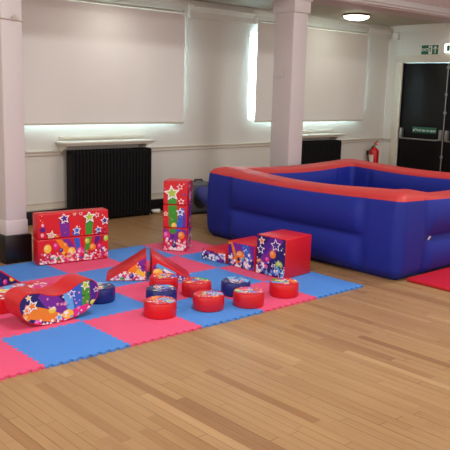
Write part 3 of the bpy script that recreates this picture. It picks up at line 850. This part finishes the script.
# ================================================================== INFLATABLE POOL
PX0, PX1, PY0, PY1 = 3.315, 5.85, -.135, 2.495
TK = .40
def ring(x0, x1, y0, y1, r, ns=44, nc=10):
    """points with outward normals, along 4 sides and 4 corners; also (side, t) data"""
    P = []
    cs = [((x1 - r, y0 + r), -90), ((x1 - r, y1 - r), 0), ((x0 + r, y1 - r), 90), ((x0 + r, y0 + r), 180)]
    sides = [((x0 + r, y0), (x1 - r, y0), (0, -1)), ((x1, y0 + r), (x1, y1 - r), (1, 0)), ((x1 - r, y1), (x0 + r, y1), (0, 1)), ((x0, y1 - r), (x0, y0 + r), (-1, 0))]
    for k in range(4):
        a, b, n = sides[k]
        for i in range(ns):
            t = i / (ns - 1); P.append(((a[0] + (b[0] - a[0]) * t, a[1] + (b[1] - a[1]) * t), n, k, t))
        c, an = cs[k]
        for i in range(1, nc):
            q = R(an + 90 * i / nc); P.append(((c[0] + r * math.cos(q), c[1] + r * math.sin(q)), (math.cos(q), math.sin(q)), k, 1 + i / nc))
    return P
NS, NC = 56, 9
RO = ring(PX0, PX1, PY0, PY1, .10, NS, NC); RI = ring(PX0 + TK, PX1 - TK, PY0 + TK, PY1 - TK, .05, NS, NC)
SW = .27 / (2.36 + .12)     # corner post width as share of a side
def pdata(t):
    """t along side: returns panel weight (0 in corner post, 1 in panel), seam pinch, mid (0..1)"""
    if t >= 1: return 0, 0, 0
    w = .13
    a = min(max((t - w) / .03, 0), 1); b = min(max((1 - w - t) / .03, 0), 1)
    pw = min(a, b); pin = max(math.exp(-((t - w) / .012) ** 2), math.exp(-((t - 1 + w) / .012) ** 2))
    mid = math.sin(math.pi * min(max(t, 0), 1))
    return pw * pw * (3 - 2 * pw), pin, mid
HS = .70
def section():
    """list of (o, z, kind): o 1 outer .. 0 inner as share of thickness"""
    S_ = []
    nz = 26
    for i in range(nz + 1): S_.append(('out', i / nz))
    for i in range(1, 14): S_.append(('top', i / 14))
    for i in range(nz + 1): S_.append(('in', 1 - i / nz))
    return S_
SEC = section()
def lobes(v): # two chamber profile
    return abs(math.sin(math.pi * v * 2)) ** .55
verts = []
for (po, no, k, t), (pi_, ni, _, _) in zip(RO, RI):
    pw, pin, mid = pdata(t)
    hs = HS - .055 * mid ** 1.3 if t < 1 else HS + .0
    if t < 1 : hs = HS + .01 * (1 - mid) - .02 * mid ** 1.2
    else: hs = HS + .01
    rowv = []
    no = Vector(no); ni = Vector(ni); po = Vector(po); pi_ = Vector(pi_)
    for kind, v in SEC:
        if kind in ('out', 'in'):
            z = v * hs
            one = math.sin(math.pi * (v * .92 + .04)) ** .6
            two = lobes(v * .97 + .015)
            b = (1 - pw) * (.035 * one) + pw * (.075 * two - .015)
            b -= .018 * pin * (1 if v > .05 else 0)
            base = -.05 * (1 - min(v / .12, 1)) ** 2
            n = no; p = po
            if kind == 'in': n = -ni; p = pi_; b = b * .8
            q = p + n * (b + base) - n * .03
        else:
            ca = math.cos(math.pi * v)
            p = po * (.5 + .5 * ca) + pi_ * (.5 - .5 * ca)
            q = p - (no * .03 * max(ca, 0)) + ni * .03 * max(-ca, 0)
            cr = .07 if t >= 1 else .06 + .01 * (1 - mid)
            if k == 0 and t < 1: cr -= .05 * min(max((t - .06) / .24, 0), 1) * min(max((1 - .06 - t) / .24, 0), 1)
            z = hs + cr * math.sin(math.pi * v) ** .75
        z = max(z, .0)
        rowv.append(Vector((q.x, q.y, z + .003)))
    verts.append(rowv)
n1 = 27; n2 = 27 + 13
e = empty('inflatable_pool', ((PX0 + PX1) / 2, (PY0 + PY1) / 2, 0), 0, 'large square blue inflatable ball pool with red top rim', 'inflatable pool')
E0 = Vector(e.location)
def pool_part(name, i0, i1, m):
    bm = bmesh.new(); g = [[bm.verts.new(v - E0) for v in r[i0:i1]] for r in verts]
    n = len(g)
    for i in range(n):
        a, b = g[i], g[(i + 1) % n]
        for j in range(len(a) - 1): bm.faces.new((a[j], b[j], b[j + 1], a[j + 1]))
    o = meshobj(name, bm, m, e, smooth='all'); return o
pool_part('outer_wall', 0, n1, M['pblue']); pool_part('top_rim', n1 - 1, n2 + 1, M['pred']); pool_part('inner_wall', n2, len(SEC), M['pblue'])
box('pool_base', M['pblue'], PX0 + .3 - E0.x, PX1 - .3 - E0.x, PY0 + .3 - E0.y, PY1 - .3 - E0.y, .002, .05, .01, parent=e)
# stitched seam tapes at the crease ends
bm = bmesh.new()
add_tube(bm, [(3.765 - E0.x, PY0 + .006 - E0.y, .34), (3.765 - E0.x, PY0 - .012 - E0.y, .37)], .008, 6)
meshobj('seam_eyelet', bm, M['white'], e, smooth=True)
# inflation tube towards the blower
bm = bmesh.new(); add_tube(bm, [(3.52 - E0.x, 2.36 - E0.y, .34), (3.64 - E0.x, 2.62 - E0.y, .33), (3.82 - E0.x, 2.95 - E0.y, .30), (4.02 - E0.x, 3.28 - E0.y, .30), (4.13 - E0.x, 3.50 - E0.y, .30)], [.1, .11, .105, .1, .085], 18)
o = meshobj('air_tube', bm, M['pblue'], e, smooth=True)

# blower
e = empty('air_blower', (4.22, 3.68, 0), R(-10), 'grey plastic air blower on the floor between the tower and the pool', 'air blower')
bm = bmesh.new(); add_box(bm, -.16, .16, -.12, .16, .02, .42, .035, 3)
meshobj('housing', bm, M['grey'], e, smooth=True)
bm = bmesh.new(); add_tube(bm, [(-.02, -.118, .2), (-.02, -.14, .2)], [.12, .11], 28); o = meshobj('intake_grille', bm, M['dgrey'], e, smooth=True)
bm = bmesh.new(); add_tube(bm, [(-.06, 0, .41), (-.055, 0, .445), (.055, 0, .445), (.06, 0, .41)], .012, 10); meshobj('handle', bm, M['black'], e, smooth=True)
bm = bmesh.new(); add_box(bm, -.16, .16, -.12, .14, 0, .025, .008); meshobj('foot', bm, M['black'], e, smooth=True)

# red floor mat at the right
bm = bmesh.new(); add_box(bm, 3.45, 5.75, -1.75, -.14, .001, .032, .010, 3)
o = meshobj('floor_mat', bm, M['fred'], smooth=True); tag(o, 'plain red padded mat on the wooden floor in front of the pool', 'floor mat')

# ================================================================== LIGHT
def area(name, loc, tgt, sx, sy, e_, c):
    l = bpy.data.lights.new(name, 'AREA'); l.shape = 'RECTANGLE'; l.size = sx; l.size_y = sy; l.energy = e_; l.color = c
    o = bpy.data.objects.new(name, l); o.location = loc
    o.rotation_euler = (Vector(tgt) - Vector(loc)).to_track_quat('-Z', 'Y').to_euler(); link(o); return o
# hall ceiling panels
for i, (x, y) in enumerate(((-3.5, -4.8), (-3.5, -.9), (1, -4.8), (1, -.9), (5.5, -4.8), (5.5, -.9))):
    area('hall_ceiling_light', (x, y, ZH - .03), (x, y, 0), 1.2, .6, 88, (1, .985, .95))
# added soft fill from behind the camera and from the left, out of view
for x in (-3.5, 1.5, 6): area('hall_fill_light', (x, YF + .1, 2.3), (x, 0, 1.6), 2.2, 2.4, 44, (1, .93, .98))
for y in (-3.5, .6): area('side_fill_light', (XL + .1, y, 2.2), (0, y, 1.4), 2.0, 2.2, 74, (1, .98, .93))  # added to light the faces turned left; the wall has no opening
# further aisle lamps of the same row, outside the frame
for x in (3.0, -1.0): area('aisle_lamp_light', (x, 3.42, ZC - .13), (x, 3.42, 0), .36, .36, 5, (1, .97, .88))

w = bpy.data.worlds.new('daylight'); sc.world = w; w.use_nodes = True
bg = w.node_tree.nodes['Background']; bg.inputs['Color'].default_value = (.6, .92, 1, 1); bg.inputs['Strength'].default_value = 17.0

# ================================================================== CAMERA
cam = bpy.data.cameras.new('camera'); cam.sensor_width = 36; cam.lens = 36 * 726.4 / 450; cam.clip_start = .05; cam.clip_end = 100
co = bpy.data.objects.new('camera', cam); link(co)
yaw, pitch, roll = -.736, .1839, .0271
cy, sy, cp, sp = math.cos(yaw), math.sin(yaw), math.cos(pitch), math.sin(pitch)
fw = Vector((-sy * cp, cy * cp, -sp)); r_ = Vector((cy, sy, 0)); u_ = r_.cross(fw)
rr, uu = r_ * math.cos(roll) + u_ * math.sin(roll), -r_ * math.sin(roll) + u_ * math.cos(roll)
mw = Matrix((rr, uu, -fw)).transposed().to_4x4(); mw.translation = Vector((-1.95246, -3.68736, 1.62774))
co.matrix_world = mw
sc.camera = co
sc.view_settings.view_transform = 'Standard'; sc.view_settings.look = 'None'
sc.view_settings.exposure = 0; sc.view_settings.gamma = 1; sc.view_settings.use_curve_mapping = False
